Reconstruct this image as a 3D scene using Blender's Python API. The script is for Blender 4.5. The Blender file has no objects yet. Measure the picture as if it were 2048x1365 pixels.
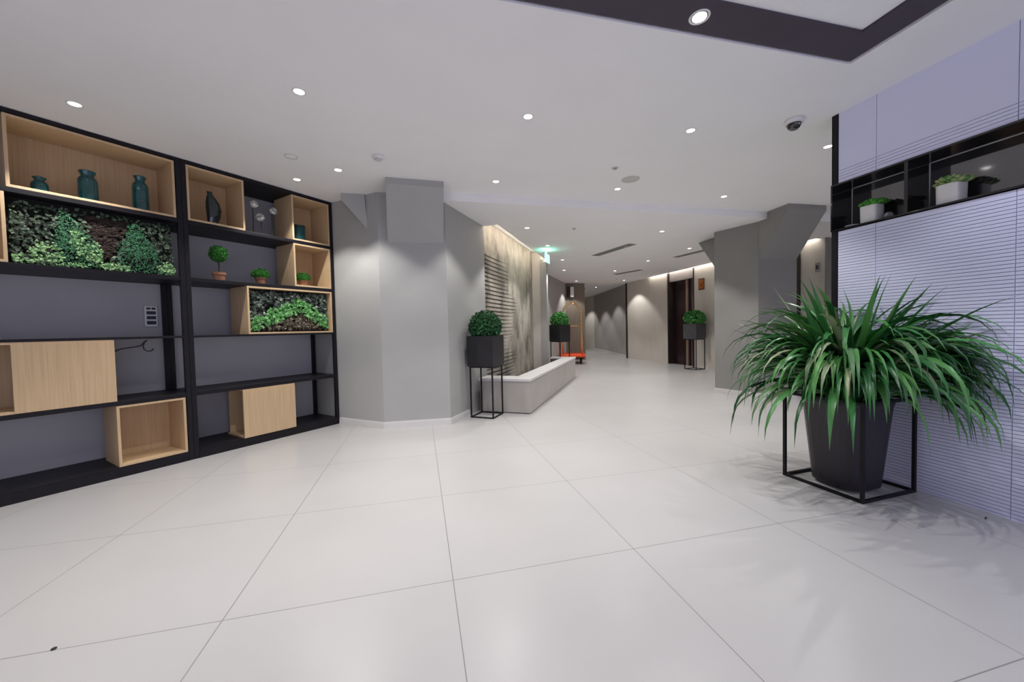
import bpy, math, random
from mathutils import Vector, Matrix
R_ = random.Random(7)
PI = math.pi
sc = bpy.context.scene
COL = sc.collection

# ------------------------------------------------------------------ materials
def mat(name, col, rough=.5, metal=0, var=.0, vscale=8, bump=0, bscale=60, spec=.5, emit=0, trans=0, island=None, coat=0, stretch=None, ior=1.45):
    m = bpy.data.materials.new(name); m.use_nodes = True
    nt = m.node_tree; b = nt.nodes['Principled BSDF']; L = nt.links
    b.inputs['Roughness'].default_value = rough; b.inputs['Metallic'].default_value = metal
    b.inputs['Specular IOR Level'].default_value = spec; b.inputs['IOR'].default_value = ior
    b.inputs['Transmission Weight'].default_value = trans; b.inputs['Coat Weight'].default_value = coat
    c = (*col, 1); b.inputs['Base Color'].default_value = c
    tc = nt.nodes.new('ShaderNodeTexCoord'); src = tc.outputs['Object']
    if stretch:
        mp = nt.nodes.new('ShaderNodeMapping'); mp.inputs['Scale'].default_value = stretch
        L.new(src, mp.inputs[0]); src = mp.outputs[0]
    if island:
        g = nt.nodes.new('ShaderNodeNewGeometry'); r = nt.nodes.new('ShaderNodeValToRGB')
        els = r.color_ramp.elements
        while len(els) < len(island): els.new(.5)
        for i, k in enumerate(island):
            els[i].position = i/(len(island)-1); els[i].color = (*k, 1)
        L.new(g.outputs['Random Per Island'], r.inputs[0]); L.new(r.outputs[0], b.inputs['Base Color'])
    elif var:
        n = nt.nodes.new('ShaderNodeTexNoise'); n.inputs['Scale'].default_value = vscale; n.inputs['Detail'].default_value = 5
        L.new(src, n.inputs['Vector'])
        r = nt.nodes.new('ShaderNodeValToRGB')
        r.color_ramp.elements[0].position = .3; r.color_ramp.elements[1].position = .7
        r.color_ramp.elements[0].color = (*[x*(1-var) for x in col], 1)
        r.color_ramp.elements[1].color = (*[min(1, x*(1+var)) for x in col], 1)
        L.new(n.outputs['Fac'], r.inputs[0]); L.new(r.outputs[0], b.inputs['Base Color'])
    if bump:
        n2 = nt.nodes.new('ShaderNodeTexNoise'); n2.inputs['Scale'].default_value = bscale
        L.new(src, n2.inputs['Vector'])
        bp = nt.nodes.new('ShaderNodeBump'); bp.inputs['Strength'].default_value = bump; bp.inputs['Distance'].default_value = .01
        L.new(n2.outputs['Fac'], bp.inputs['Height']); L.new(bp.outputs[0], b.inputs['Normal'])
    if emit:
        b.inputs['Emission Color'].default_value = c; b.inputs['Emission Strength'].default_value = emit
    return m

M = {}
M['ceil'] = mat('ceiling_paint', (.88, .87, .88), .9, var=.015, vscale=2)
M['ceil_dark'] = mat('ceiling_band', (.066, .053, .072), .75, var=.05, vscale=3)
M['grey'] = mat('grey_wall_paint', (.385, .385, .375), .7, var=.02, vscale=3)
M['greyhall'] = mat('hall_wall_paint', (.38, .365, .35), .7, var=.03, vscale=3)
M['backgrey'] = mat('shelf_back_paint', (.42, .42, .45), .8, var=.03, vscale=3)
M['beige'] = mat('beige_wall_panel', (.62, .585, .53), .55, var=.03, vscale=2, stretch=(3, 3, .4))
M['brown'] = mat('brown_wall_panel', (.20, .165, .13), .5, var=.15, vscale=4, stretch=(12, 12, .5))
M['base'] = mat('baseboard_paint', (.62, .61, .60), .5, var=.02)
M['black'] = mat('black_metal', (.010, .009, .012), .45, var=.15, vscale=20, spec=.28)
M['blackgloss'] = mat('black_gloss', (.012, .011, .012), .08, var=.1, vscale=5, coat=.4)
M['blackbox'] = mat('black_planter', (.017, .016, .020), .45, var=.2, vscale=6, bump=.03, bscale=90)
M['greybox'] = mat('grey_planter', (.055, .055, .060), .55, var=.3, vscale=6, stretch=(8, 8, 1))
M['pot'] = mat('charcoal_pot', (.026, .022, .029), .38, var=.12, vscale=4)
M['soil'] = mat('soil', (.03, .02, .013), .95, var=.4, vscale=40, bump=.6, bscale=70)
M['lav'] = mat('lavender_panel', (.75, .757, .97), .32, var=.01, vscale=2)
M['groove'] = mat('groove_shade', (.10, .10, .14), .8, var=.05)  # dark colour paints the shade inside the screen grooves
M['white'] = mat('white_ceramic', (.82, .81, .79), .35, var=.01)
M['whitemetal'] = mat('white_enamel', (.75, .74, .74), .4, var=.01)
M['glow'] = mat('lamp_glow', (1, .97, .93), .4, emit=9)
M['led'] = mat('led_strip', (1, .89, .73), .4, emit=14)
M['ledw'] = mat('led_strip_neutral', (1, .93, .84), .4, emit=26)
M['coping'] = mat('stone_coping', (.62, .61, .60), .4, var=.06, vscale=6)
M['basin'] = mat('basin_stone', (.40, .375, .35), .5, var=.05, vscale=3)
M['water'] = mat('dark_water', (.10, .10, .09), .05, var=.2)
M['gold'] = mat('brass', (.78, .54, .26), .18, metal=1, var=.05)
M['red'] = mat('red_carpet', (.75, .085, .02), .85, var=.25, vscale=25, bump=.3)
M['rubber'] = mat('black_rubber', (.012, .012, .013), .6, var=.1)
M['terra'] = mat('terracotta', (.33, .15, .085), .75, var=.12, vscale=30)
M['teal'] = mat('teal_glass', (.012, .115, .13), .07, trans=.35, var=.25, vscale=14, coat=.5)
M['tealdk'] = mat('dark_teal_glaze', (.008, .022, .024), .12, var=.3, vscale=8, coat=.6)
M['bronze'] = mat('bronze_door', (.035, .018, .020), .16, metal=.35, var=.1, stretch=(1, 1, .2))
M['bronze2'] = mat('bronze_strip', (.40, .27, .20), .3, metal=.6, var=.1)
M['bronze3'] = mat('purple_bronze_door', (.16, .085, .105), .22, metal=.3, var=.1)
M['frame_dk'] = mat('dark_bronze_frame', (.045, .035, .030), .35, metal=.3, var=.1)
M['lintel'] = mat('grey_lintel', (.33, .30, .29), .5, var=.04)
M['sensor'] = mat('grey_plastic', (.56, .55, .53), .6, var=.03)
M['vent'] = mat('vent_grey', (.34, .33, .32), .6, var=.05)
M['ventdk'] = mat('vent_dark', (.06, .058, .055), .8, var=.05)
M['lensdk'] = mat('dark_lens', (.01, .01, .012), .05, var=.1, coat=1)
M['exitface'] = mat('exit_glow', (.42, 1, .78), .4, emit=1.5)
M['amber'] = mat('amber_sign', (.42, .13, .025), .35, var=.35, vscale=16)
M['ambdk'] = mat('amber_frame', (.16, .05, .02), .4, var=.1)
M['navy'] = mat('dark_key', (.03, .04, .07), .3, var=.1)
M['cable'] = mat('grey_cable', (.06, .058, .06), .6, var=.1)
M['steel'] = mat('edge_steel', (.65, .64, .64), .25, metal=.9, var=.03)
M['glassy'] = mat('clear_crystal', (.75, .80, .82), .08, trans=.7, var=.1)
M['petal'] = mat('cream_petal', (.78, .76, .72), .6, var=.1, vscale=40)
M['stem'] = mat('dark_stem', (.03, .032, .025), .6, var=.2)
G = lambda *c: list(c)
M['box1'] = mat('boxwood_dark', (.02, .1, .03), .5, island=[(.006, .035, .010), (.010, .075, .018), (.022, .135, .034), (.012, .09, .022)])
M['box2'] = mat('boxwood_bright', (.05, .25, .05), .5, island=[(.02, .10, .015), (.05, .24, .035), (.10, .36, .08), (.05, .26, .05)])
M['box3'] = mat('moss_ball', (.03, .16, .02), .8, island=[(.012, .10, .008), (.025, .16, .014), (.035, .19, .02)])
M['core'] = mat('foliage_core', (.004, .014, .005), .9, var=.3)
M['strap'] = mat('strap_leaf', (.03, .15, .04), .34, island=[(.010, .058, .018), (.020, .12, .030), (.055, .23, .05), (.014, .08, .024), (.11, .30, .075), (.02, .13, .032), (.30, .34, .19)])
M['ivy'] = mat('ivy_leaf', (.04, .07, .04), .55, island=[(.018, .03, .018), (.05, .085, .05), (.03, .055, .03), (.17, .22, .15)])
M['fern'] = mat('fern_leaf', (.04, .16, .07), .6, island=[(.03, .13, .055), (.07, .25, .12), (.045, .18, .08)])
M['lettuce'] = mat('lettuce_leaf', (.15, .32, .12), .6, island=[(.10, .25, .08), (.22, .42, .17), (.36, .55, .28), (.16, .32, .11)])
M['bark'] = mat('bark_chip', (.04, .025, .02), .85, island=[(.020, .012, .010), (.05, .032, .026), (.03, .019, .015)])
M['pale'] = mat('pale_chip', (.28, .26, .17), .7, island=[(.30, .28, .20), (.14, .14, .09), (.05, .03, .02), (.08, .05, .035)])
M['dkleaf'] = mat('dark_leaf', (.02, .04, .03), .3, island=[(.008, .018, .012), (.018, .036, .024), (.20, .24, .20), (.010, .022, .014)])  # the palest tone paints glossy highlights onto some leaves
M['chev'] = mat('chevron_leaf', (.08, .3, .07), .5, island=[(.05, .20, .045), (.11, .34, .09), (.20, .45, .15)])
M['succ'] = mat('succulent', (.05, .28, .03), .4, island=[(.03, .18, .02), (.07, .33, .04), (.12, .40, .06)])
M['succ2'] = mat('pale_succulent', (.2, .33, .12), .45, island=[(.06, .22, .05), (.30, .42, .16), (.50, .52, .24), (.10, .28, .09)])
M['back'] = mat('black_backing', (.008, .008, .008), .9, var=.3)

def wood_mat():
    m = mat('birch_veneer', (.55, .40, .235), .5)
    nt = m.node_tree; L = nt.links; b = nt.nodes['Principled BSDF']
    tc = nt.nodes.new('ShaderNodeTexCoord'); mp = nt.nodes.new('ShaderNodeMapping')
    mp.inputs['Scale'].default_value = (60, 60, 1.6); L.new(tc.outputs['Object'], mp.inputs[0])
    n = nt.nodes.new('ShaderNodeTexNoise'); n.inputs['Scale'].default_value = 1.6; n.inputs['Detail'].default_value = 6
    n.inputs['Distortion'].default_value = .4
    L.new(mp.outputs[0], n.inputs['Vector'])
    r = nt.nodes.new('ShaderNodeValToRGB'); r.color_ramp.elements[0].position = .25; r.color_ramp.elements[1].position = .75
    r.color_ramp.elements[0].color = (.50, .345, .195, 1); r.color_ramp.elements[1].color = (.61, .45, .275, 1)
    L.new(n.outputs['Fac'], r.inputs[0]); L.new(r.outputs[0], b.inputs['Base Color'])
    return m
M['wood'] = wood_mat()

def floor_mat():
    m = mat('large_floor_tile', (.56, .545, .53), .28)
    nt = m.node_tree; L = nt.links; b = nt.nodes['Principled BSDF']
    b.inputs['Specular IOR Level'].default_value = .45
    tc = nt.nodes.new('ShaderNodeTexCoord')
    sep = nt.nodes.new('ShaderNodeSeparateXYZ'); L.new(tc.outputs['Object'], sep.inputs[0])
    def math_(op, a, bb=None):
        n = nt.nodes.new('ShaderNodeMath'); n.operation = op
        for i, v in enumerate((a, bb)):
            if v is None: continue
            if isinstance(v, (int, float)): n.inputs[i].default_value = v
            else: L.new(v, n.inputs[i])
        return n.outputs[0]
    ds = []
    for ax, off in (('X', -.7861), ('Y', 1.6984)):
        t = math_('DIVIDE', math_('SUBTRACT', sep.outputs[ax], off - 90), .9)
        f = math_('FRACT', t)
        d = math_('MINIMUM', f, math_('SUBTRACT', 1.0, f))
        ds.append(d)
    d = math_('MINIMUM', ds[0], ds[1])
    line = math_('LESS_THAN', d, .0021)
    nz = nt.nodes.new('ShaderNodeTexNoise'); nz.inputs['Scale'].default_value = 1.3; nz.inputs['Detail'].default_value = 4
    L.new(tc.outputs['Object'], nz.inputs['Vector'])
    rp = nt.nodes.new('ShaderNodeValToRGB')
    rp.color_ramp.elements[0].position = .35; rp.color_ramp.elements[1].position = .65
    rp.color_ramp.elements[0].color = (.435, .428, .425, 1); rp.color_ramp.elements[1].color = (.46, .452, .448, 1)
    L.new(nz.outputs['Fac'], rp.inputs[0])
    mx = nt.nodes.new('ShaderNodeMixRGB'); L.new(line, mx.inputs[0]); L.new(rp.outputs[0], mx.inputs[1])
    mx.inputs[2].default_value = (.22, .21, .21, 1)
    L.new(mx.outputs[0], b.inputs['Base Color'])
    return m
M['floor'] = floor_mat()

def stone_mat():
    # stained limestone with horizontal ribs that are deepest at one end
    m = mat('stained_ribbed_stone', (.5, .45, .36), .6)
    nt = m.node_tree; L = nt.links; b = nt.nodes['Principled BSDF']
    tc = nt.nodes.new('ShaderNodeTexCoord')
    mp = nt.nodes.new('ShaderNodeMapping'); mp.inputs['Scale'].default_value = (1.7, 1.7, .9); L.new(tc.outputs['Object'], mp.inputs[0])
    n = nt.nodes.new('ShaderNodeTexNoise'); n.inputs['Scale'].default_value = 1.5; n.inputs['Detail'].default_value = 9; n.inputs['Roughness'].default_value = .68
    L.new(mp.outputs[0], n.inputs['Vector'])
    r = nt.nodes.new('ShaderNodeValToRGB')
    e = r.color_ramp.elements; e[0].position = .36; e[0].color = (.15, .135, .11, 1); e[1].position = .62; e[1].color = (.50, .465, .41, 1)
    k = e.new(.47); k.color = (.33, .305, .26, 1)
    L.new(n.outputs['Fac'], r.inputs[0]); L.new(r.outputs[0], b.inputs['Base Color'])
    n2 = nt.nodes.new('ShaderNodeTexNoise'); n2.inputs['Scale'].default_value = 30; n2.inputs['Detail'].default_value = 5
    L.new(tc.outputs['Object'], n2.inputs['Vector'])
    bp = nt.nodes.new('ShaderNodeBump'); bp.inputs['Strength'].default_value = .35; bp.inputs['Distance'].default_value = .01
    L.new(n2.outputs['Fac'], bp.inputs['Height']); L.new(bp.outputs[0], b.inputs['Normal'])
    return m
M['stone'] = stone_mat()

# ------------------------------------------------------------------ mesh helpers
class MB:
    def __init__(s): s.v = []; s.f = []
    def add(s, vs, fs):
        b = len(s.v); s.v += [tuple(x) for x in vs]; s.f += [tuple(b+i for i in f) for f in fs]; return s
    def box(s, a, b):
        x0, y0, z0 = [min(a[i], b[i]) for i in range(3)]; x1, y1, z1 = [max(a[i], b[i]) for i in range(3)]
        return s.add([(x0,y0,z0),(x1,y0,z0),(x1,y1,z0),(x0,y1,z0),(x0,y0,z1),(x1,y0,z1),(x1,y1,z1),(x0,y1,z1)],
                     [(0,3,2,1),(4,5,6,7),(0,1,5,4),(1,2,6,5),(2,3,7,6),(3,0,4,7)])
    def prism(s, poly, z0, z1):
        a = sum(poly[i][0]*poly[(i+1) % len(poly)][1]-poly[(i+1) % len(poly)][0]*poly[i][1] for i in range(len(poly)))
        if a < 0: poly = poly[::-1]
        n = len(poly)
        return s.add([(p[0], p[1], z0) for p in poly]+[(p[0], p[1], z1) for p in poly],
                     [tuple(range(n))[::-1], tuple(range(n, 2*n))]+[(i, (i+1) % n, n+(i+1) % n, n+i) for i in range(n)])
    def wallseg(s, a, b, t, z0=0, z1=2.78):
        # t: thickness to the left of a->b
        d = Vector((b[0]-a[0], b[1]-a[1])).normalized(); n = Vector((-d.y, d.x))*t
        return s.prism([a, b, (b[0]+n.x, b[1]+n.y), (a[0]+n.x, a[1]+n.y)], z0, z1)
    def lathe(s, prof, n=32, c=(0, 0, 0), sq=None):
        vs = []; fs = []; m = len(prof)
        for i in range(n):
            a = 2*PI*i/n
            k = 1
            if sq: k = 1/((abs(math.cos(a))**sq+abs(math.sin(a))**sq)**(1/sq))
            for r, z in prof: vs.append((c[0]+r*k*math.cos(a), c[1]+r*k*math.sin(a), c[2]+z))
        for i in range(n):
            j = (i+1) % n
            for k in range(m-1): fs.append((i*m+k, j*m+k, j*m+k+1, i*m+k+1))
        if prof[0][0] > 1e-6 and m > 2: fs.append(tuple(i*m for i in range(n))[::-1])
        return s.add(vs, fs)
    def tube(s, pts, r, n=8, closed=False):
        pts = [Vector(p) for p in pts]; N = len(pts); vs = []; fs = []
        up = None
        for i, p in enumerate(pts):
            t = (pts[min(i+1, N-1)]-pts[max(i-1, 0)]).normalized()
            if up is None:
                up = Vector((0, 0, 1)) if abs(t.z) < .9 else Vector((1, 0, 0))
            x = t.cross(up).normalized(); up = x.cross(t).normalized()
            rr = r[i] if isinstance(r, (list, tuple)) else r
            for k in range(n):
                a = 2*PI*k/n; vs.append(p+x*(rr*math.cos(a))+up*(rr*math.sin(a)))
        for i in range(N-1):
            for k in range(n): fs.append((i*n+k, i*n+(k+1) % n, (i+1)*n+(k+1) % n, (i+1)*n+k))
        fs.append(tuple(range(n))[::-1]); fs.append(tuple((N-1)*n+k for k in range(n)))
        return s.add(vs, fs)
    def leaf(s, p, d, n, L, W, fold=.25, curl=.0):
        # folded pointed leaf: base p, direction d, surface normal n
        p = Vector(p); d = Vector(d).normalized(); n = Vector(n); x = d.cross(n)
        if x.length < 1e-4: x = d.orthogonal()
        x.normalize(); n = x.cross(d).normalized()
        m = p+d*L*.5+n*(-fold*W)+n*curl*L*.5
        return s.add([p, p+d*L*.45+x*W*.5+n*curl*L*.5, p+d*L-n*curl*L*.2, p+d*L*.45-x*W*.5+n*curl*L*.5, m], [(0, 1, 4), (1, 2, 4), (2, 3, 4), (3, 0, 4)])
    def build(s, name, m, parent=None, smooth=False, bevel=0, loc=None, rot=0):
        me = bpy.data.meshes.new(name); me.from_pydata(s.v, [], s.f); me.update()
        me.materials.append(M[m] if isinstance(m, str) else m)
        if smooth:
            for p in me.polygons: p.use_smooth = True
        o = bpy.data.objects.new(name, me); COL.objects.link(o)
        if parent is not None: o.parent = parent
        if loc is not None: o.location = loc; o.rotation_euler = (0, 0, rot)
        if bevel:
            b = o.modifiers.new('bevel', 'BEVEL'); b.width = bevel; b.segments = 2; b.limit_method = 'ANGLE'
        return o

def tag(o, label=None, cat=None, group=None, kind=None):
    if label: o['label'] = label
    if cat: o['category'] = cat
    if group: o['group'] = group
    if kind: o['kind'] = kind
    return o
def thing(name, label, cat, loc=(0, 0, 0), rot=0, group=None):
    o = bpy.data.objects.new(name, None); COL.objects.link(o); o.empty_display_size = .1
    o.location = loc; o.rotation_euler = (0, 0, rot)
    return tag(o, label, cat, group)
def struct(o, label=None, cat=None): return tag(o, label, cat, None, 'structure')
def copy_tree(o, parent=None):
    c = o.copy(); COL.objects.link(c)
    if parent is not None: c.parent = parent
    for ch in list(o.children): copy_tree(ch, c)
    return c

H, HL = 2.70, 2.61
# ------------------------------------------------------------------ camera
F = 765.16; yaw, pit, rol = -.2367, .0322, -.0227; EYE = 1.1205
cy, sy = math.cos(yaw), math.sin(yaw)
fw = Vector((-sy*math.cos(pit), cy*math.cos(pit), -math.sin(pit))); rt = Vector((cy, sy, 0)); up_ = rt.cross(fw)
rt2 = rt*math.cos(rol)+up_*math.sin(rol); up2 = -rt*math.sin(rol)+up_*math.cos(rol)
cd = bpy.data.cameras.new('camera'); cam = bpy.data.objects.new('camera', cd); COL.objects.link(cam)
cd.sensor_width = 36; cd.lens = F/2048*36; cd.clip_start = .05
mw = Matrix.Identity(4)
for i in range(3): mw[i][0] = rt2[i]; mw[i][1] = up2[i]; mw[i][2] = -fw[i]
mw[0][3], mw[1][3], mw[2][3] = 0, 0, EYE
cam.matrix_world = mw; sc.camera = cam

# ------------------------------------------------------------------ the setting
SE = Vector((-.9885, 5.0626)); SD = Vector((-.7049, -.7093)).normalized(); SN = Vector((SD.y, -SD.x))
if SN.y < 0: SN = -SN
SA = math.atan2(-SD.y, -SD.x)
def SH(s, d, z=0): p = SE+SD*s+SN*d; return (p.x, p.y, z)
xy = lambda t: (t[0], t[1])

struct(MB().prism([(-4.6, -3.4), (9.8, -3.4), (9.8, 20), (-4.6, 20)], -.1, 0).build('floor', 'floor'), 'pale grey large format tiled floor of the lobby', 'floor')

# upper ceiling with a rectangular recess, then the lower ceiling beyond the step
RX0, RX1, RY0, RY1 = -2.4, 2.622, -1.9, 1.843
c = MB()
c.box((-5.2, RY1, H), (9.8, 4.485, H+.14)); c.box((-5.2, -3.4, H), (9.8, RY0, H+.14))
c.box((-5.2, RY0, H), (RX0, RY1, H+.14)); c.box((RX1, RY0, H), (9.8, RY1, H+.14))
c.box((-3, 4.485, H), (.2, 8, H+.14))
struct(c.build('ceiling', 'ceil'), 'white plasterboard ceiling with a rectangular recess', 'ceiling')
W0 = (.945, 5.515); PA = (.95, 5.75)
PT = Vector((.528, .849)).normalized(); PN = Vector((-PT.y, PT.x))   # along the fountain, and into its wall
pe = lambda t, n=0: (PA[0]+PT.x*t+PN.x*n, PA[1]+PT.y*t+PN.y*n)
PL = 2.87
e0 = pe(-.2, -.34); e1 = pe(PL, -.33)
c = MB().prism([(.15, 4.485), (9.8, 4.485), (9.8, 5.42), (6.94, 5.42), (6.94, 10.9), (7.05, 10.9), (7.05, 12.0), (9.8, 12), (9.8, 20), (5.4, 20), (5.4, 12.3), (4.75, 12.3), (3.3, 10.1), (2.55, 8.25), e1, e0, W0, (.3, 4.7)], HL, HL+.2)
o = c.build('ceiling_far', 'ceil'); struct(o, 'lower white ceiling beyond the step, over the fountain and corridor', 'ceiling')
c = MB().box((6.5, 5.2, HL+.2), (7.6, 11, HL+.24))
c.prism([pe(-.6, .3), pe(PL+.3, .3), pe(PL+.3, -.6), pe(-.6, -.6)], HL+.2, HL+.24)
struct(c.build('trim_1', 'ceil'), 'white lids of the two light coves', 'ceiling trim')
# dark band and inner panel in the recess
b = MB(); w = .207; z = H+.008; g = .012
b.box((RX0+g, RY1-w, z), (RX1-g, RY1-g, z+.03)); b.box((RX0+g, RY0+g, z), (RX1-g, RY0+w, z+.03))
b.box((RX0+g, RY0+w, z), (RX0+w, RY1-w, z+.03)); b.box((RX1-w, RY0+w, z), (RX1-g, RY1-w, z+.03))
struct(b.build('trim_2', 'ceil_dark'), 'dark charcoal band framing the ceiling recess', 'ceiling trim')
struct(MB().box((RX0+w, RY0+w, z+.012), (RX1-w, RY1-w, z+.04)).build('ceiling_recess', 'ceil'), 'white panel inside the dark ceiling band', 'ceiling')
struct(MB().box((RX0-.05, RY0-.05, H+.05), (RX1+.05, RY1+.05, H+.08)).build('trim_3', 'back'), 'black void above the recess', 'ceiling trim')

# walls
struct(MB().wallseg(xy(SH(-.42, .49)), xy(SH(4.2, .49)), -.1).build('wall_left', 'backgrey'), 'grey wall behind the shelving', 'wall')
P = SH(4.2, .49)
struct(MB().wallseg((P[0], P[1]), (P[0], -3.3), -.1).build('wall_side', 'grey'), 'grey wall beside the camera', 'wall')
c = MB().box((-4.4, -3.3, 2.5), (9.7, -3.2, 2.8)).box((-4.4, -3.3, 0), (-3.6, -3.2, 2.5)).box((8.2, -3.3, 0), (9.7, -3.2, 2.5))
struct(c.build('wall_rear', 'grey'), 'front wall behind the camera with a wide entrance opening', 'wall')
c = MB()
for i in range(7): c.box((-3.6+i*1.96-.03, -3.28, 0), (-3.6+i*1.96+.03, -3.22, 2.5))
struct(c.build('window_1', 'frame_dk'), 'dark mullions of the entrance behind the camera', 'window')
l = bpy.data.lights.new('added_daylight', 'AREA'); l.shape = 'RECTANGLE'; l.size = 11.8; l.size_y = 2.4; l.energy = 165; l.color = (.76, .76, 1)  # unseen daylight, added behind the camera as an area lamp
o = bpy.data.objects.new('added_daylight', l); COL.objects.link(o); o.location = (2.3, -3.5, 1.28); o.rotation_euler = (PI/2, 0, 0)
struct(MB().wallseg((9.6, -3.3), (9.6, 5.4), -.1).build('wall_right', 'grey'), 'grey wall far to the right', 'wall')
# left pillar
kA = xy(SH(-.003, -.012)); kB = (-.425, 4.609); kC = (.332, 4.57)
c = MB().prism([xy(SH(-.012, .62)), kA, kB, kC, W0, (.86, 5.62), (-.6, 6.3)], 0, 2.78)
fz = 2.632
def wedge(mb, t0, t1, b0, b1, zb):
    # corbel: top edge t0-t1 at the ceiling, short upright fascia, slope back to b0-b1 at height zb on the face
    v = [(*t0, H+.02), (*t1, H+.02), (*t0, fz), (*t1, fz), (*b0, zb), (*b1, zb), (b0[0], b0[1]+.05, H+.02), (b1[0], b1[1]+.05, H+.02)]
    mb.add(v, [(0, 2, 3, 1), (2, 4, 5, 3), (0, 6, 4, 2), (1, 3, 5, 7), (0, 1, 7, 6), (4, 6, 7, 5)])
wedge(c, (-.290, 4.143), (.295, 4.159), (-.324, 4.615), (.304, 4.585), 2.127)
c.add([(-.815, 4.701, H+.02), (-.57, 4.70, H+.02), (-.815, 4.93, H+.02), (-.815, 4.701, 2.62), (-.815, 4.93, 2.62), (-.545, 4.715, 2.30), (-.55, 4.74, 2.31)],
      [(0, 3, 5, 1), (0, 2, 4, 3), (3, 4, 6, 5), (0, 1, 2)])
struct(c.build('wall_pillar_left', 'grey'), 'faceted grey pillar with corbels beside the shelving', 'wall')
# right pillar
rA = (4.694, 5.306); rB = (4.885, 4.658); rC = (5.575, 4.64)
c = MB().prism([rA, rB, rC, (5.95, 5.1), (5.60, 6.05)], 0, 2.78)
wedge(c, (4.808, 4.117), (5.428, 4.096), (4.892, 4.665), (5.57, 4.65), 2.06)
tip = (5.017, 6.068)
c.add([(rA[0], rA[1], 2.06), (tip[0], tip[1], HL+.02), (4.93, 4.60, HL+.02), (rB[0], rB[1], 2.06), (5.5, 6.0, HL+.02), (5.5, 5.9, 2.06)],
      [(0, 1, 2), (0, 2, 3), (0, 5, 4, 1), (1, 4, 2)])
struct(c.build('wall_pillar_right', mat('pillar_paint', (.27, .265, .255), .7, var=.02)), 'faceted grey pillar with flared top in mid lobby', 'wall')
# baseboards
def skirt(name, pts, label, h=.065, t=.014, m='base'):
    mb = MB()
    for a, b in zip(pts, pts[1:]):
        d = Vector((b[0]-a[0], b[1]-a[1])).normalized(); a2 = (a[0]-d.x*.004, a[1]-d.y*.004); b2 = (b[0]+d.x*.006, b[1]+d.y*.006)
        mb.wallseg(a2, b2, -t, 0, h); mb.wallseg(a2, b2, -t*.55, h, h+.012)
    return struct(mb.build(name, m), label, 'baseboard')
skirt('baseboard_left', [kA, kB, kC, (.60, 4.99)], 'white baseboard round the left pillar')
skirt('baseboard_right', [rA, rB, rC], 'pale baseboard round the right pillar')
# fountain wall, hall walls
c = MB(); n = 96; z0, z1 = .12, 2.80
for k in range(24):
    # ribs: horizontal slats that die away along the wall
    pass
def stone_panel():
    mb = MB(); nx = 60; rows = []
    z = .1; zs = []
    while z < 2.30:
        zs += [(z, 0), (z+.042, 0), (z+.046, 1), (z+.062, 1)]; z += .066
    zs += [(2.32, 0), (2.80, 0)]
    vs = []; fs = []
    for i in range(nx+1):
        t = -.35+(PL+.35)*i/nx; u = i/nx
        for (zz, gdep) in zs:
            edge = .56+.07*math.sin(zz*5.3)+.05*math.sin(zz*13.1)
            k = max(0, min(1, (edge-u)/.22))
            hz = max(0, min(1, (2.35-zz)/.25))
            dp = gdep*.034*k*(.3+.7*hz)+.004*math.sin(u*40+zz*9)*(1-k)
            p = pe(t, dp); vs.append((p[0], p[1], zz))
    m = len(zs)
    for i in range(nx):
        for k in range(m-1): fs.append((i*m+k, (i+1)*m+k, (i+1)*m+k+1, i*m+k+1))
    mb.add(vs, fs)
    mb.prism([pe(-.35, .06), pe(PL, .06), pe(PL, .1), pe(-.35, .1)], .1, 2.80)
    return mb
struct(stone_panel().build('wall_fountain', 'stone'), 'stained ribbed stone wall lit from above behind the fountain', 'wall')
struct(MB().prism([pe(PL, -.20), pe(PL, .12), pe(PL+.09, .12), pe(PL+.09, -.20)], 0, 2.80).build('wall_return', 'beige'), 'pale end wall of the fountain recess', 'wall')
hB = (3.45, 10.06); hC = (4.82, 12.16); hD = (5.51, 12.13); hS = pe(PL+.09, -.32)
struct(MB().prism([pe(PL-.04, -.335), pe(PL-.04, -.2005), pe(PL+.09, -.2005), pe(PL+.09, -.335)], 0, 2.62).wallseg(hS, hB, .1).wallseg(hB, hC, .1).build('wall_hall', 'greyhall'), 'grey hall wall beyond the fountain', 'wall')
struct(MB().wallseg(hC, hD, .1).wallseg(hD, (6.3, 19.5), .1).build('wall_far', 'brown'), 'brown grey wall end behind the luggage cart', 'wall')
struct(MB().wallseg((7.09, 12.0), (8.15, 16.9), -.1).build('wall_corridor', 'greyhall'), 'dark grey curving corridor wall', 'wall')
struct(MB().wallseg((8.15, 16.9), (8.2, 19.2), -.1).wallseg((8.3, 19.2), (6, 19.2), -.1).build('wall_end', 'beige'), 'pale wall at the corridor end', 'wall')
EX = 7.03; DY0, DY1 = 8.655, 9.76
c = MB().box((EX, 5.33, 0), (EX+.12, DY0, 2.8)).box((EX, DY1, 0), (EX+.12, 12.0, 2.8))
struct(c.build('wall_elevator', 'beige'), 'beige panelled elevator lobby wall', 'wall')
struct(MB().box((EX, 5.31, 0), (9.7, 5.33, 2.8)).build('wall_side_return', mat('return_paint', (.27, .255, .23), .7, var=.03)), 'grey brown wall seen between pillar and screen', 'wall')
struct(MB().box((EX-.02, 11.98, 0), (EX+.1, 12.06, HL)).build('trim_4', 'frame_dk'), 'dark vertical strip at the end of the beige wall', 'trim')
struct(MB().box((EX-.025, 5.775, 0), (EX, 5.84, HL)).build('trim_5', 'frame_dk'), 'dark vertical strip beside the right pillar', 'trim')
skirt('baseboard_corridor', [(8.15, 16.9), (7.13, 12.1)], 'pale baseboard along the corridor wall', .09, .02)
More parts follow.
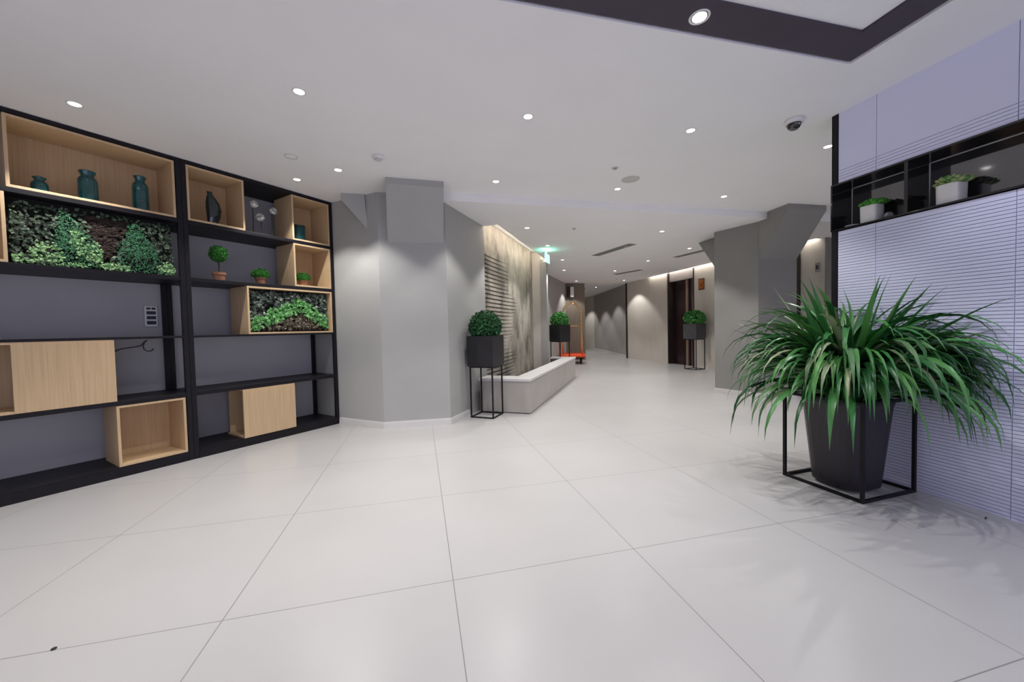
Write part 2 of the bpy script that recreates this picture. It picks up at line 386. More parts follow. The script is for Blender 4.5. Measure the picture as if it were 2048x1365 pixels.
# elevator door
d = thing('door_1', 'dark bronze elevator door in the beige wall', 'door', (EX, (DY0+DY1)/2, 0)); d['kind'] = 'structure'
hw = (DY1-DY0)/2
DZ = 2.36
MB().box((-.012, -hw, 0), (.26, -hw+.035, HL)).box((-.012, hw-.05, 0), (.26, hw, HL)).build('door_frame', 'frame_dk', d)
MB().box((.03, -hw+.035, DZ), (.26, hw-.05, HL+.1)).build('lintel_panel', 'lintel', d)
MB().box((.14, -.10, 0), (.18, hw-.05, DZ)).build('door_leaf', 'bronze', d)
MB().box((.14, -hw+.035, 0), (.18, -.16, DZ)).build('door_leaf', 'bronze3', d)
MB().box((.11, -.175, 0), (.18, -.08, DZ)).build('door_strip', 'bronze2', d)
MB().box((.10, -.235, 0), (.15, -.18, DZ)).build('door_strip', 'frame_dk', d)

# LED strips in the coves
o = MB().box((6.942, 5.43, HL+.07), (6.955, 10.6, HL+.10)).build('cove_light', 'ledw'); tag(o, 'hidden strip light in the slot along the elevator wall', 'light')
o = MB().prism([pe(-.15, -.326), pe(PL-.03, -.326), pe(PL-.03, -.314), pe(-.15, -.314)], HL+.05, HL+.085).build('cove_light', 'led'); tag(o, 'hidden strip light in the slot over the stone fountain wall', 'light')

# ------------------------------------------------------------------ lavender screen wall with niche
SX = 3.15; YE = 2.29; YB = -3.1; NZ0, NZ1 = 1.815, 2.172
seams = [2.04, 1.384, .728, .072, -.584, -1.24, -1.896, -2.552]
ys = [YE]+seams+[YB]
def panels(z0, z1, glist):
    mb = MB()
    prof = [(SX, z0)]
    for gz in glist: prof += [(SX, gz), (SX+.0078, gz), (SX+.0078, gz+.0030), (SX, gz+.0030)]
    prof += [(SX, z1)]
    for a, b in zip(ys, ys[1:]):
        y0 = a-.0017; y1 = b+.0017; n = len(prof)
        vs = [(x, y0, z) for x, z in prof]+[(x, y1, z) for x, z in prof]
        fs = [(i, n+i, n+i+1, i+1) for i in range(n-1) if not (prof[i][0] > SX and prof[i+1][0] > SX)]
        vs += [(SX+.012, y0, z0), (SX+.012, y0, z1), (SX+.012, y1, z0), (SX+.012, y1, z1)]
        k = 2*n; fs += [(0, n-1, k+1, k), (n, k+2, k+3, 2*n-1)]
        mb.add(vs, fs)
    return mb
P_ = .0212
gl = [.012+P_*i for i in range(int((NZ0-.03)/P_))]
struct(panels(0, NZ0-.006, gl).build('wall_screen', 'lav'), 'lavender white ribbed screen wall below the niche', 'wall')
gu = [NZ1+.03+P_*i for i in range(4)]
struct(panels(NZ1+.004, H, gu).build('wall_screen_top', 'lav'), 'smooth lavender white screen wall above the niche', 'wall')
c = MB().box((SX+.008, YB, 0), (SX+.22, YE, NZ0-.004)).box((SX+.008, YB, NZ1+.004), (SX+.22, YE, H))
struct(c.build('wall_screen_core', 'groove'), 'core of the screen wall, dark to paint shade in the grooves', 'wall')
c = MB().box((SX-.004, YE, 0), (SX+.22, YE+.045, NZ0)).box((SX-.004, YE, NZ1), (SX+.22, YE+.045, H))
struct(c.build('trim_6', 'black'), 'black upright edging the end of the screen wall', 'trim')
nk = thing('display_niche', 'long black glossy display niche set into the lavender screen wall', 'niche', (SX, 0, NZ0))
nh = NZ1-NZ0; y1 = YE+.047
MB().box((-.012, YB, 0), (.205, y1, .012)).build('bottom_panel', 'blackgloss', nk)
MB().box((-.012, YB, nh-.012), (.205, y1, nh)).build('top_panel', 'blackgloss', nk)
MB().box((-.012, y1-.012, .012), (.205, y1, nh-.012)).build('end_panel', 'blackgloss', nk)
MB().box((.19, YB, .012), (.205, y1-.012, nh-.012)).build('back_panel', mat('dark_mirror', (.17, .165, .17), .06, metal=.85, var=.04), nk)
for yy in (1.864, 1.0, .14):
    MB().box((-.010, yy-.010, .012), (.19, yy+.010, nh-.012)).build('divider', 'blackgloss', nk)
e = MB()
for yy in (y1-.012, 1.854): e.box((.186, yy-.004, .012), (.19, yy, nh-.012))
e.box((.186, YB, nh-.016), (.19, y1-.012, nh-.012))
e.build('edge_trim', 'whitemetal', nk)

# ------------------------------------------------------------------ shelving units
ZB = [.08, .61, 1.125, 1.65, 2.165]    # tops of the boards
TH = [.03, .034, .02, .034, .034]
def frame_x(s): return -s
def shelving(s0, s1, label):
    # local x runs right along the front, y into the wall
    r = thing('shelving_unit', label, 'shelf', (*xy(SH(s1, 0)), 0), SA, 'black metal shelving units')
    w = s1-s0; D = .487
    p = .036
    for x in (0, w-p):
        MB().box((x, 0, 0), (x+p, p, 2.668)).build('front_post', 'black', r, bevel=.002)
        MB().box((x, D-p, 0), (x+p, D, 2.668)).build('rear_post', 'black', r)
    MB().box((0, 0, 2.668), (w, D, 2.694)).build('top_board', 'black', r)
    for z, t in list(zip(ZB, TH))[1:]:
        MB().box((.001, .004, z-t), (w-.001, D-.002, z)).build('shelf_board', 'black', r, bevel=.002)
    MB().box((.001, .004, ZB[0]-.02), (w-.001, D-.002, ZB[0])).build('bottom_board', 'black', r)
    MB().box((p+.001, -.002, 0), (w-p-.001, .016, ZB[0]-.006)).build('plinth', 'black', r)
    return r
shelving(.002, 1.458, 'black metal shelving unit next to the grey pillar, with three pots of green')
shelving(1.460, 2.92, 'black metal shelving unit at the left end, holding the wide moss panel')

def display_box(s0, s1, z, h, label, depth=.36, sides='both', front=None, back=True, y0=.006):
    w = s1-s0; t = .018
    p = SH(s1, y0, z)
    r = thing('display_box', label, 'box', p, SA, 'birch display boxes in the shelving')
    MB().box((0, 0, 0), (w, depth, t)).build('bottom_panel', 'wood', r, bevel=.001)
    MB().box((0, 0, h-t), (w, depth, h)).build('top_panel', 'wood', r, bevel=.001)
    if sides in ('both', 'left'): MB().box((0, 0, t), (t, depth, h-t)).build('side_panel', 'wood', r, bevel=.001)
    if sides in ('both', 'right'): MB().box((w-t, 0, t), (w, depth, h-t)).build('side_panel', 'wood', r, bevel=.001)
    if back: MB().box((t, depth-.012, t), (w-t, depth, h-t)).build('back_panel', 'wood', r)
    if front: MB().box((front[0], -.004, .002), (front[1], .013, h-.014)).build('front_panel', 'wood', r, bevel=.001)
    return r
e = .0008
display_box(1.502, 2.415, 2.165+e, .497, 'wide open birch box on the top shelf holding three teal jars')
display_box(2.425, 2.88, 1.65+e, .478, 'birch box cut by the frame edge, left of the wide moss panel')
display_box(1.937, 2.70, .61+e, .494, 'birch box with a sliding front panel on the left unit', front=(.26, .763), sides='right')
display_box(1.502, 1.945, .08+e, .492, 'open empty birch box at the bottom of the left unit')
display_box(.955, 1.420, 2.165+e, .497, 'open birch box holding the dark twisted vase')
display_box(.040, .483, 2.165+e, .497, 'open birch box holding the small teal cup')
display_box(.040, .480, 1.65+e, .478, 'open birch box holding a small potted green mound', depth=.36)
m2box = display_box(.006+.034, .967, 1.125+e, .488, 'wide birch box framing the chevron moss panel')
display_box(.530, 1.045, .08+e, .492, 'birch box with plain front panel and open left end, bottom shelf', front=(0, .515), sides='right')

# ------------------------------------------------------------------ moss panels
def scatter_panel(root, w, h, y, spec, name, material, count, size, region, rnd, depth=lambda u, v: .05, aspect=.8, tilt=.5):
    mb = MB(); k = 0; tries = 0
    while k < count and tries < count*60:
        tries += 1
        u, v = rnd.random(), rnd.random()      # u to the right, v upwards
        if not region(u, v): continue
        k += 1
        s = size*rnd.uniform(.6, 1.3)
        dp = depth(u, v)*rnd.uniform(.5, 1.0)
        a = rnd.uniform(0, 2*PI)
        nrm = Vector((rnd.uniform(-tilt, tilt), -1, rnd.uniform(-.2, tilt+.3))).normalized()
        d = Vector((math.cos(a), rnd.uniform(-.6, .1), math.sin(a))).normalized()
        x = max(s, min(w-s, u*w)); z = max(s, min(h-s, v*h))
        mb.leaf((x, y-dp, z), d, nrm, s, s*aspect, fold=rnd.uniform(-.2, .3), curl=rnd.uniform(-.2, .3))
    return mb.build(name, material, root)
rm = random.Random(11)
w, h = .905, .478
mp = thing('moss_panel', 'wide preserved moss and fern panel below the teal jars', 'moss panel', SH(2.418, .02, 1.65+e), SA, 'green wall panels')
MB().box((0, .10, 0), (w, .13, h)).build('backing_board', 'back', mp)
def barkr(u, v): return abs(u-.54-.04*(v-.5)) < .012+.19*max(0, v-.16) and .12 < v < .88
def mtnL(u, v): return not barkr(u, v) and abs(u-(.30+.12*(.8-v))) < .02+.17*(1-v/.88) and v < .88
def mtnR(u, v): return not barkr(u, v) and abs(u-(.73+.03*(.7-v))) < .03+.17*(1-v/.84) and v < .86
LE = [(.18, .16, .10, .22), (.45, .26, .06, .20), (.56, .06, .12, .09), (.94, .10, .07, .13), (.05, .07, .06, .08), (.36, .42, .05, .22), (.33, .04, .09, .05)]
def letr(u, v):
    k = max(1-((u-a)/c)**2-((v-b)/d)**2 for a, b, c, d in LE)
    return not barkr(u, v) and k > rm.random()*.7-.1
dep = lambda u, v: .085-.045*v
ivyr = lambda u, v: not barkr(u, v) and not (mtnL(u, v) or mtnR(u, v)) and v < .93
scatter_panel(mp, w, h, .10, None, 'ivy_leaves', 'ivy', 620, .030, ivyr, rm, dep, .75)
scatter_panel(mp, w, h, .10, None, 'fern_leaves', 'fern', 2700, .018, lambda u, v: (mtnL(u, v) or mtnR(u, v)) and (v > .28 or rm.random() < .45), rm, lambda u, v: .10-.04*v, .30, .8)
scatter_panel(mp, w, h, .10, None, 'lettuce_leaves', 'lettuce', 900, .020, letr, rm, lambda u, v: .110-.05*v, .9, .7)
mb = MB()
for _ in range(300):
    for _t in range(80):
        u, v = rm.random(), rm.random()
        if barkr(u, v): break
    a, b_, c_ = rm.uniform(.014, .026), rm.uniform(.010, .016), rm.uniform(.008, .014)
    pr = [(0, -1), (.6, -.8), (1, 0), (.6, .8), (0, 1)]
    tmp = MB().lathe([(max(r, 0), z) for r, z in pr], 7)
    rot = Matrix.Rotation(rm.uniform(-.5, .5), 3, 'Y')
    mb.add([rot @ Vector((x*a, y*b_, z*c_))+Vector((u*w, .092-rm.uniform(0, .012), v*h)) for x, y, z in tmp.v], tmp.f)
mb.build('bark_chips', 'bark', mp)

w2, h2 = .927-.044, .488-.044
q = SH(.967-.022, .03, 1.125+.022+e)
mp2 = thing('moss_panel', 'framed moss panel with a green chevron over bark, in the birch box', 'moss panel', q, SA, 'green wall panels')
MB().box((0, .06, 0), (w2, .08, h2)).build('backing_board', 'back', mp2)
def ch(u, v): return v-(.78-.95*abs(u-.60) if u < .6 else .78-1.35*(u-.60))
scatter_panel(mp2, w2, h2, .06, None, 'dark_leaves', 'dkleaf', 520, .050, lambda u, v: ch(u, v) > .02, rm, lambda u, v: .03, .6, .7)
scatter_panel(mp2, w2, h2, .06, None, 'green_leaves', 'chev', 560, .040, lambda u, v: -.27 < ch(u, v) < .06, rm, lambda u, v: .045, .85, .4)
scatter_panel(mp2, w2, h2, .06, None, 'bark_chips', 'bark', 600, .034, lambda u, v: ch(u, v) < -.2, rm, lambda u, v: .03, .5, .6)
scatter_panel(mp2, w2, h2, .06, None, 'pale_leaves', 'pale', 260, .050, lambda u, v: ch(u, v) < -.33, rm, lambda u, v: .042, .45, .6)

# ------------------------------------------------------------------ ornaments on the shelves
def jar(s, d, z, prof, label, n=28, ribs=0, mat_='teal', group='teal glass jars on the top shelf', name='glass_jar', rimh=None):
    r = thing(name, label, 'jar', SH(s, d, z), SA+.3, group)
    mb = MB().lathe(prof, n)
    if ribs:
        for i, (x, y, zz) in enumerate(mb.v):
            a = math.atan2(y, x); k = 1+.03*math.cos(ribs*a); mb.v[i] = (x*k, y*k, zz)
    mb.build('body', mat_, r, smooth=True)
    R0 = prof[-1][0]
    MB().lathe([(R0-.008, prof[-1][1]-.03), (R0-.006, prof[-1][1]-.004), (R0-.002, prof[-1][1]+.004), (R0+.004, prof[-1][1]), (R0+.002, prof[-1][1]-.006)], n).build('rim', mat_, r, smooth=True)
    return r
zs = 2.165+e+.018+e
jar(2.245, .16, zs, [(.026, 0), (.040, .008), (.045, .03), (.045, .07), (.038, .09), (.026, .10), (.026, .11), (.033, .120), (.033, .126)], 'smallest squat teal glass jar, leftmost in the wide top box')
jar(2.000, .16, zs, [(.036, 0), (.054, .007), (.056, .03), (.056, .175), (.050, .195), (.038, .208), (.038, .222), (.046, .236), (.046, .25)], 'tall ribbed teal glass jar, middle one of three on the top shelf', 48, 12)
jar(1.690, .16, zs, [(.034, 0), (.049, .007), (.052, .03), (.052, .22), (.047, .245), (.032, .262), (.031, .28), (.039, .296), (.039, .31)], 'tallest teal glass jar, nearest the middle post of the shelving', 48, 12)
r = thing('vase', 'dark glossy twisted vase in a birch box', 'vase', SH(1.18, .16, zs), SA)
mb = MB(); n = 28; prof = [(.026, 0), (.038, .023), (.056, .09), (.064, .16), (.058, .22), (.040, .27), (.023, .30), (.018, .325)]
mb.lathe(prof, n)
mb.v = [(x*1.0+.022*math.sin(zz*11), y*.7, zz) for x, y, zz in mb.v]
mb.build('body', 'tealdk', r, smooth=True)
mb = MB().lathe([(.020, 0), (.026, .006), (.022, .012), (.014, .006)], n); mb.v = [(x+.022*math.sin(.325*11), y*.7, zz+.319) for x, y, zz in mb.v]
mb.build('rim', 'tealdk', r, smooth=True)
r = thing('cup', 'small teal ceramic cup in the top birch box nearest the pillar', 'cup', SH(.335, .15, zs), SA)
MB().lathe([(.066, 0), (.068, .004), (.070, .09), (.071, .178), (.064, .180), (.062, .05), (0, .045)], 28).build('body', mat('teal_ceramic', (.012, .075, .085), .3, var=.1), r, smooth=True)
MB().lathe([(.0705, .170), (.0745, .174), (.0745, .182), (.0675, .183)], 28).build('rim', 'tealdk', r, smooth=True)

# three pale blooms on stems
def bloom(s, d, h, label, tilt, big=1):
    r = thing('flower_ornament', label, 'ornament', SH(s, d, 2.165+e), SA, 'pale blooms on thin stems')
    MB().tube([(0, 0, .006), (.002, 0, h*.5), (0, -.004, h)], .004, 6).build('stem', 'stem', r)
    MB().lathe([(.030, 0), (.030, .004), (.006, .008)], 16).build('foot', 'stem', r)
    mb = MB()
    for ring, (nn, ln, el) in enumerate(((7, .050, .35), (6, .042, .9), (4, .03, 1.3))):
        for i in range(nn):
            a = 2*PI*i/nn+ring*.4
            rows = []
            for j in range(5):
                t = j/4; e_ = el+t*.9
                rad = .012+ln*big*t*math.cos(min(e_, 1.5)); zz = ln*big*t*math.sin(min(e_, 1.5))*1.1
                wv = .024*big*math.sin(PI*(.12+.80*t))
                rows.append([(rad*math.cos(a)-wv*k*math.sin(a), rad*math.sin(a)+wv*k*math.cos(a), zz+abs(k)*.004) for k in (-1, 0, 1)])
            vs = [p for rw in rows for p in rw]
            fs = [(j*3+k, j*3+k+1, j*3+k+4, j*3+k+3) for j in range(4) for k in range(2)]
            mb.add(vs, fs)
    mb.lathe([(0, -.012), (.014, -.006), (.016, .004), (0, .014)], 10)
    o = mb.build('bloom', 'petal', r, smooth=True); o.location = (0, -.004, h); o.rotation_euler = tilt
    return r
bloom(.815, .15, .305, 'pale bloom on a stem, tallest, beside the dark vase box', (.9, .3, 0))
bloom(.745, .13, .175, 'pale bloom on a stem, lowest of the three', (.7, -.9, 0), 1.15)
bloom(.625, .15, .285, 'pale bloom on a stem, nearest the birch box with the cup', (1.2, .2, 0))

# foliage clump on an ellipsoid
def clump(mb, c, rad, n, L, W, rnd, zmin=-1.0, out=.6):
    c = Vector(c)
    for _ in range(n):
        while True:
            z = rnd.uniform(-1, 1)
            if z >= zmin: break
        a = rnd.uniform(0, 2*PI); q = math.sqrt(1-z*z)
        nv = Vector((q*math.cos(a), q*math.sin(a), z))
        p = c+Vector((nv.x*rad[0], nv.y*rad[1], nv.z*rad[2]))*rnd.uniform(.86, 1.0)
        t = Vector((rnd.gauss(0, 1), rnd.gauss(0, 1), rnd.gauss(0, 1))); t = (t-nv*t.dot(nv)).normalized()
        d = (t+nv*out*rnd.uniform(.3, 1.4)).normalized()
        nn = (nv+t*rnd.uniform(-.4, .4)+Vector((rnd.uniform(-.4, .4), rnd.uniform(-.4, .4), rnd.uniform(-.2, .4)))).normalized()
        k = rnd.uniform(.7, 1.25)
        mb.leaf(p, d, nn, L*k, W*k, rnd.uniform(-.1, .3), rnd.uniform(-.1, .25))
def ball(mb, c, rad, n=20, m=10):
    prof = [(max(0, math.sin(PI*i/m)), -math.cos(PI*i/m)) for i in range(m+1)]
    t = MB().lathe(prof, n); mb.add([(c[0]+x*rad[0], c[1]+y*rad[1], c[2]+z*rad[2]) for x, y, z in t.v], t.f)
rb = random.Random(5)
def tpot(r, rad, h):
    MB().lathe([(rad*.74, 0), (rad*.80, .003), (rad*.95, h*.70), (rad*1.08, h*.71), (rad*1.10, h), (rad*.95, h), (rad*.92, h*.86)], 24).build('pot', 'terra', r, smooth=False)
    MB().lathe([(0, h*.86), (rad*.93, h*.86)], 24).build('soil', 'soil', r)
r = thing('topiary', 'ball topiary on a thin trunk in a terracotta pot', 'potted plant', SH(1.150, .13, 1.65+e), SA)
tpot(r, .052, .085)
MB().tube([(0, 0, .07), (.003, 0, .14), (-.002, 0, .20)], .008, 8).build('trunk', 'stem', r)
mb = MB(); ball(mb, (0, 0, .268), (.066, .066, .070)); clump(mb, (0, 0, .268), (.072, .072, .076), 1000, .016, .010, rb, out=1.2); mb.build('foliage', 'box3', r)
for s, d, z, k, lb in ((.775, .13, 1.65+e, 1.0, 'low green mound in a terracotta pot on the open shelf'), (.300, .15, 1.65+e+.018+e, .95, 'low green mound in a terracotta pot inside a birch box')):
    r = thing('potted_mound', lb, 'potted plant', SH(s, d, z), SA, 'small potted green mounds')
    tpot(r, .050*k, .078*k)
    mb = MB(); ball(mb, (0, 0, .105*k), (.072*k, .072*k, .052*k)); clump(mb, (0, 0, .103*k), (.079*k, .079*k, .062*k), 900, .015*k, .009*k, rb, -.35, 1.2); mb.build('foliage', 'box3', r)

# control panel and cable on the wall behind the shelving
cp = thing('control_panel', 'white wall control panel with rows of dark keys behind the shelving', 'control panel', SH(1.575, .489, 1.215), SA)
MB().box((-.045, -.016, 0), (.045, 0, .195)).build('plate', 'whitemetal', cp, bevel=.006)
for x0, x1, z0, z1 in ((-.032, -.004, .160, .180), (.004, .032, .160, .180), (-.033, .033, .115, .145), (-.033, .033, .070, .100), (-.033, .033, .022, .055)):
    MB().box((x0, -.020, z0), (x1, -.014, z1)).build('key', 'navy', cp)
k = SH(1.845, .475); 
pts = []
for t, (ds, dz) in enumerate(((0.03, -.01), (.0, .005), (-.05, .03), (-.10, .04), (-.15, .045), (-.19, .055), (-.215, .09), (-.235, .105), (-.215, .085), (-.205, .05), (-.21, .02), (-.235, .0), (-.26, .002), (-.275, .02), (-.265, .03))):
    p = SH(1.845+ds, .4825, .985+dz); pts.append(p)
# smooth
pp = []
for a, b in zip(pts, pts[1:]): pp += [a, tuple((a[i]+b[i])/2 for i in range(3))]
tag(MB().tube(pp, .004, 6).build('cable', 'cable', smooth=True), 'loose grey cable looping out of the wall behind the shelving', 'cable')
r = tag(MB().box((-.16, -.10, 0), (.0, .10, .012)).build('tray', 'sensor', bevel=.003, loc=SH(2.50, .2, 1.1258), rot=SA+.35), 'flat grey tray on the eye level shelf at the frame edge', 'tray')

# ------------------------------------------------------------------ planters on stands
def frame_stand(loc, rot, w, h, label, t=.016, d=None):
    d = d or w
    r = thing('plant_stand', label, 'plant stand', loc, rot, 'black frame plant stands')
    for x in (-1, 1):
        for y in (-1, 1):
            MB().box((x*w/2, y*d/2, 0), (x*(w/2-t), y*(d/2-t), h)).build('post', 'black', r)
    for z in (0, h-t):
        nm = 'bottom_rail' if z == 0 else 'top_rail'
        for y in (-1, 1): MB().box((-w/2+t, y*d/2, z), (w/2-t, y*(d/2-t), z+t)).build(nm, 'black', r)
        for x in (-1, 1): MB().box((x*w/2, -d/2+t, z), (x*(w/2-t), d/2-t, z+t)).build(nm, 'black', r)
    return r
def cube_planter(loc, rot, w, h, label, m, leafm, rad, cz, n, L, W, seed):
    r = thing('cube_planter', label, 'potted plant', loc, rot, 'clipped shrubs in cube planters')
    t = .012
    MB().box((-w/2, -w/2, 0), (w/2, w/2, .01)).box((-w/2, -w/2, .01), (-w/2+t, w/2, h)).box((w/2-t, -w/2, .01), (w/2, w/2, h)).box((-w/2+t, -w/2, .01), (w/2-t, -w/2+t, h)).box((-w/2+t, w/2-t, .01), (w/2-t, w/2, h)).build('planter_box', m, r)
    MB().box((-w/2+t, -w/2+t, h-.05), (w/2-t, w/2-t, h-.03)).build('soil', 'soil', r)
    rr = random.Random(seed)
    mb = MB(); ball(mb, (0, 0, cz), (rad[0]*.9, rad[0]*.9, rad[1]*.9)); mb.build('inner_ball', 'core', r)  # plain dark ball filling the inside of the leaf shell
    mb = MB(); clump(mb, (0, 0, cz), (rad[0], rad[0], rad[1]), n, L, W, rr, -.75, .8); mb.build('foliage', leafm, r)
    return r
s1 = (.826, 4.878, 0)
ra = math.radians(-35)
frame_stand(s1, ra, .32, .652, 'tall black frame stand at the near end of the fountain')
cube_planter((s1[0], s1[1], .653), ra, .355, .385, 'dark clipped round shrub in black cube planter near the fountain front', 'blackbox', 'box1', (.205, .20), .50, 2600, .034, .020, 3)
s2 = (3.22, 8.52, 0)
frame_stand(s2, math.radians(25), .32, .80, 'black frame stand half hidden behind the far fountain end')
cube_planter((s2[0], s2[1], .801), math.radians(25), .345, .385, 'bright clipped shrub in black cube planter behind the far fountain end', 'blackbox', 'box2', (.20, .19), .49, 1500, .05, .032, 4)
s3 = (6.70, 8.25, 0)
frame_stand(s3, math.radians(14), .34, .76, 'black frame stand in front of the elevator wall')
cube_planter((s3[0], s3[1], .761), math.radians(14), .37, .38, 'leafy green shrub in grey cube planter beside the elevator', 'greybox', 'box2', (.235, .18), .52, 1300, .06, .042, 6)

# ------------------------------------------------------------------ fountain basin
FB = Vector((1.375, 4.766))
fb = lambda t, n: (FB.x+PT.x*t+PN.x*n, FB.y+PT.y*t+PN.y*n)
FL, FWd, hz = 3.78, .87, .425
ft = thing('fountain', 'long low stone fountain basin with pale coping along the ribbed wall', 'fountain', (*fb(0, 0), 0), math.atan2(PT.y, PT.x))
# local x along the basin, y into the wall
nl = .42   # left end follows the skewed hall wall
MB().box((0, .0, .012), (FL, .10, hz)).box((0, .10, .012), (.10, .70, hz)).box((FL-.10, .10, .012), (FL, .52, hz)).build('basin_wall', 'basin', ft)
MB().box((.03, .02, 0), (FL+.03, .10, .012)).build('plinth', 'ventdk', ft)
co = MB().box((-.012, -.012, hz), (FL+.012, .25, hz+.035)).box((-.012, .25, hz), (.30, .72, hz+.035)).box((FL-.17, .25, hz), (FL+.012, .53, hz+.035))
co.build('coping', 'coping', ft, bevel=.004)
MB().box((.10, .10, .20), (FL-.36, .72, .24)).box((.44, .72, .20), (FL-.36, FWd-.02, .24)).box((FL-.36, .10, .20), (FL-.10, .52, .24)).build('water', 'water', ft)

# ------------------------------------------------------------------ luggage cart
lc = thing('luggage_cart', 'brass luggage cart with red deck by the brown wall end', 'luggage cart', (4.66, 11.25, 0), math.radians(-22))
MB().box((-.34, -.50, .17), (.34, .50, .21)).build('deck_frame', 'rubber', lc)
MB().box((-.33, -.49, .211), (.33, .49, .26)).build('carpet_deck', 'red', lc, bevel=.02)
mb = MB()
MB().tube([(-.36, -.52, .245), (.36, -.52, .245), (.36, .52, .245), (-.36, .52, .245), (-.36, -.52, .245)], .035, 8).build('bumper', 'red', lc)
for y in (-.42, .42):
    pts = [(-.29, y, .25), (-.29, y, 1.35)]+[(-.29*math.cos(a), y*(1-.0*a), 1.45+.44*math.sin(a)) for a in [PI*i/16 for i in range(17)]]+[(.29, y, 1.35), (.29, y, .25)]
    MB().tube(pts, .017, 8).build('hoop', 'gold', lc, smooth=True)
MB().tube([(0, -.42, 1.885), (0, .42, 1.885)], .016, 8).build('top_rail', 'gold', lc, smooth=True)
MB().tube([(-.29, -.42, 1.16), (.29, -.42, 1.16)], .014, 8).build('cross_rail', 'gold', lc, smooth=True)
MB().tube([(-.29, .42, 1.16), (.29, .42, 1.16)], .014, 8).build('cross_rail', 'gold', lc, smooth=True)
for x in (-.26, .26):
    for y in (-.40, .40):
        wv = MB().lathe([(0, -.02), (.072, -.02), (.08, -.01), (.08, .01), (.072, .02), (0, .02)], 20)
        wv.v = [(x+z, y+a, .08+b) for a, b, z in wv.v]
        o = wv.build('wheel', 'rubber', lc)
        MB().box((x-.03, y-.03, .10), (x+.03, y+.03, .17)).build('caster_bracket', 'black', lc)

# ------------------------------------------------------------------ big strap-leaf plant
pc = (2.82, 1.995, 0)
frame_stand((2.834, 2.005, 0), math.radians(3.5), .505, .62, 'low black square frame standing around the big charcoal pot', .018)
bp = thing('potted_plant', 'big arching strap leaf plant in a tapered charcoal pot by the screen', 'potted plant', pc)
MB().lathe([(.150, .019), (.158, .024), (.206, .56), (.212, .575), (.212, .605), (.198, .605), (.192, .55)], 40, (0, 0, 0), 3.4).build('pot', 'pot', bp, smooth=False)
MB().lathe([(0, .555), (.195, .55)], 40, sq=3.4).build('soil', 'soil', bp)
rp = random.Random(21)
def strap(mb, p0, az, el, L, W, droop, twist):
    N = 11; p = Vector(p0); h = Vector((math.cos(az), math.sin(az), 0)); e_ = el
    vs = []; seg = L/N
    for i in range(N+1):
        t = i/N
        d = Vector((h.x*math.cos(e_), h.y*math.cos(e_), math.sin(e_)))
        side = Vector((-h.y, h.x, 0)); nrm = side.cross(d)*-1
        tw = twist*t; side2 = side*math.cos(tw)+nrm*math.sin(tw)
        wv = W*(.35+.65*math.sin(PI*min(1, .15+.75*t))) * (1 if t < .6 else max(.02, 1-((t-.6)/.4)**1.6))
        ctr = p-nrm*wv*.22
        vs += [p+side2*wv*.5, ctr, p-side2*wv*.5]
        p = p+d*seg
        lim = SX-.035-pc[0]
        if p.x > lim-.10 and h.x > 0:      # leaves brush along the screen wall
            h = Vector((h.x*.45, h.y*1.0-.10, 0)).normalized()
            if p.x > lim: p.x = lim; h = Vector((-.02, -1 if h.y <= 0 else 1, 0)).normalized()
        e_ = max(-1.45, e_-droop*(.3+1.5*t)/N)
    vs = [Vector((min(v.x, SX-.012-pc[0]), v.y, v.z)) for v in vs]
    ca, sa = math.cos(-.0611), math.sin(-.0611)
    for i in range(len(vs)-3):
        for f_ in (0, .2, .4, .6, .8, 1):
            q = vs[i].lerp(vs[i+3], f_)
            x, y = q.x-.014, q.y-.010; x, y = abs(x*ca-y*sa), abs(x*sa+y*ca)
            ring = (.222 < max(x, y) < .264)
            if ring and .592 < q.z < .632: return False
            if x > .222 and y > .222 and x < .264 and y < .264 and q.z < .632: return False
            if q.z < .607 and i > 5 and max(x, y) < .215: return False
    fs = []
    for i in range(N):
        fs += [(i*3, i*3+1, i*3+4, i*3+3), (i*3+1, i*3+2, i*3+5, i*3+4)]
    mb.add(vs, fs)
    return True
mb = MB(); placed = 0; tries = 0
while placed < 540 and tries < 6000:
    tries += 1
    a = rp.uniform(0, 2*PI); q = rp.random()
    rr = .13*math.sqrt(rp.random())
    base = (rr*math.cos(a), rr*math.sin(a), .56+rp.uniform(0, .30)*(1-rr/.2))
    az = a+rp.uniform(-.5, .5)
    if q < .14:      # half upright middle leaves
        el = rp.uniform(1.15, 1.55); L = rp.uniform(.58, .85); dr = rp.uniform(1.0, 2.3)
    elif q < .66:      # arching outer leaves
        el = rp.uniform(.9, 1.45); L = rp.uniform(.64, .95); dr = rp.uniform(2.5, 3.9)
    elif q < .92:    # drooping low leaves
        el = rp.uniform(.3, 1.0); L = rp.uniform(.55, .88); dr = rp.uniform(1.9, 3.4)
    else:            # upright spears
        el = rp.uniform(.75, 1.45); L = rp.uniform(.62, .86); dr = rp.uniform(.1, 1.0)
    placed += bool(strap(mb, base, az, el, L, rp.uniform(.026, .046), dr, rp.uniform(-.7, .7)))
mb.build('foliage', 'strap', bp, smooth=True)
o = MB(); o.leaf((0, 0, .004), (1, .35, 0), (0, 0, 1), .05, .010, .05); o.v = [(x, y, max(z, .002)) for x, y, z in o.v]
tag(o.build('fallen_leaf', 'stem', loc=(3.02, 1.42, 0)), 'small dark leaf tip fallen on the floor beside the screen', 'leaf')
tag(MB().lathe([(.008, 0), (.008, .003), (.006, .004), (0, .004)], 12).build('floor_cap', 'rubber', loc=(-1.318, 1.704, 0)), 'small black cap on the floor tile joint, lower left', 'cap')

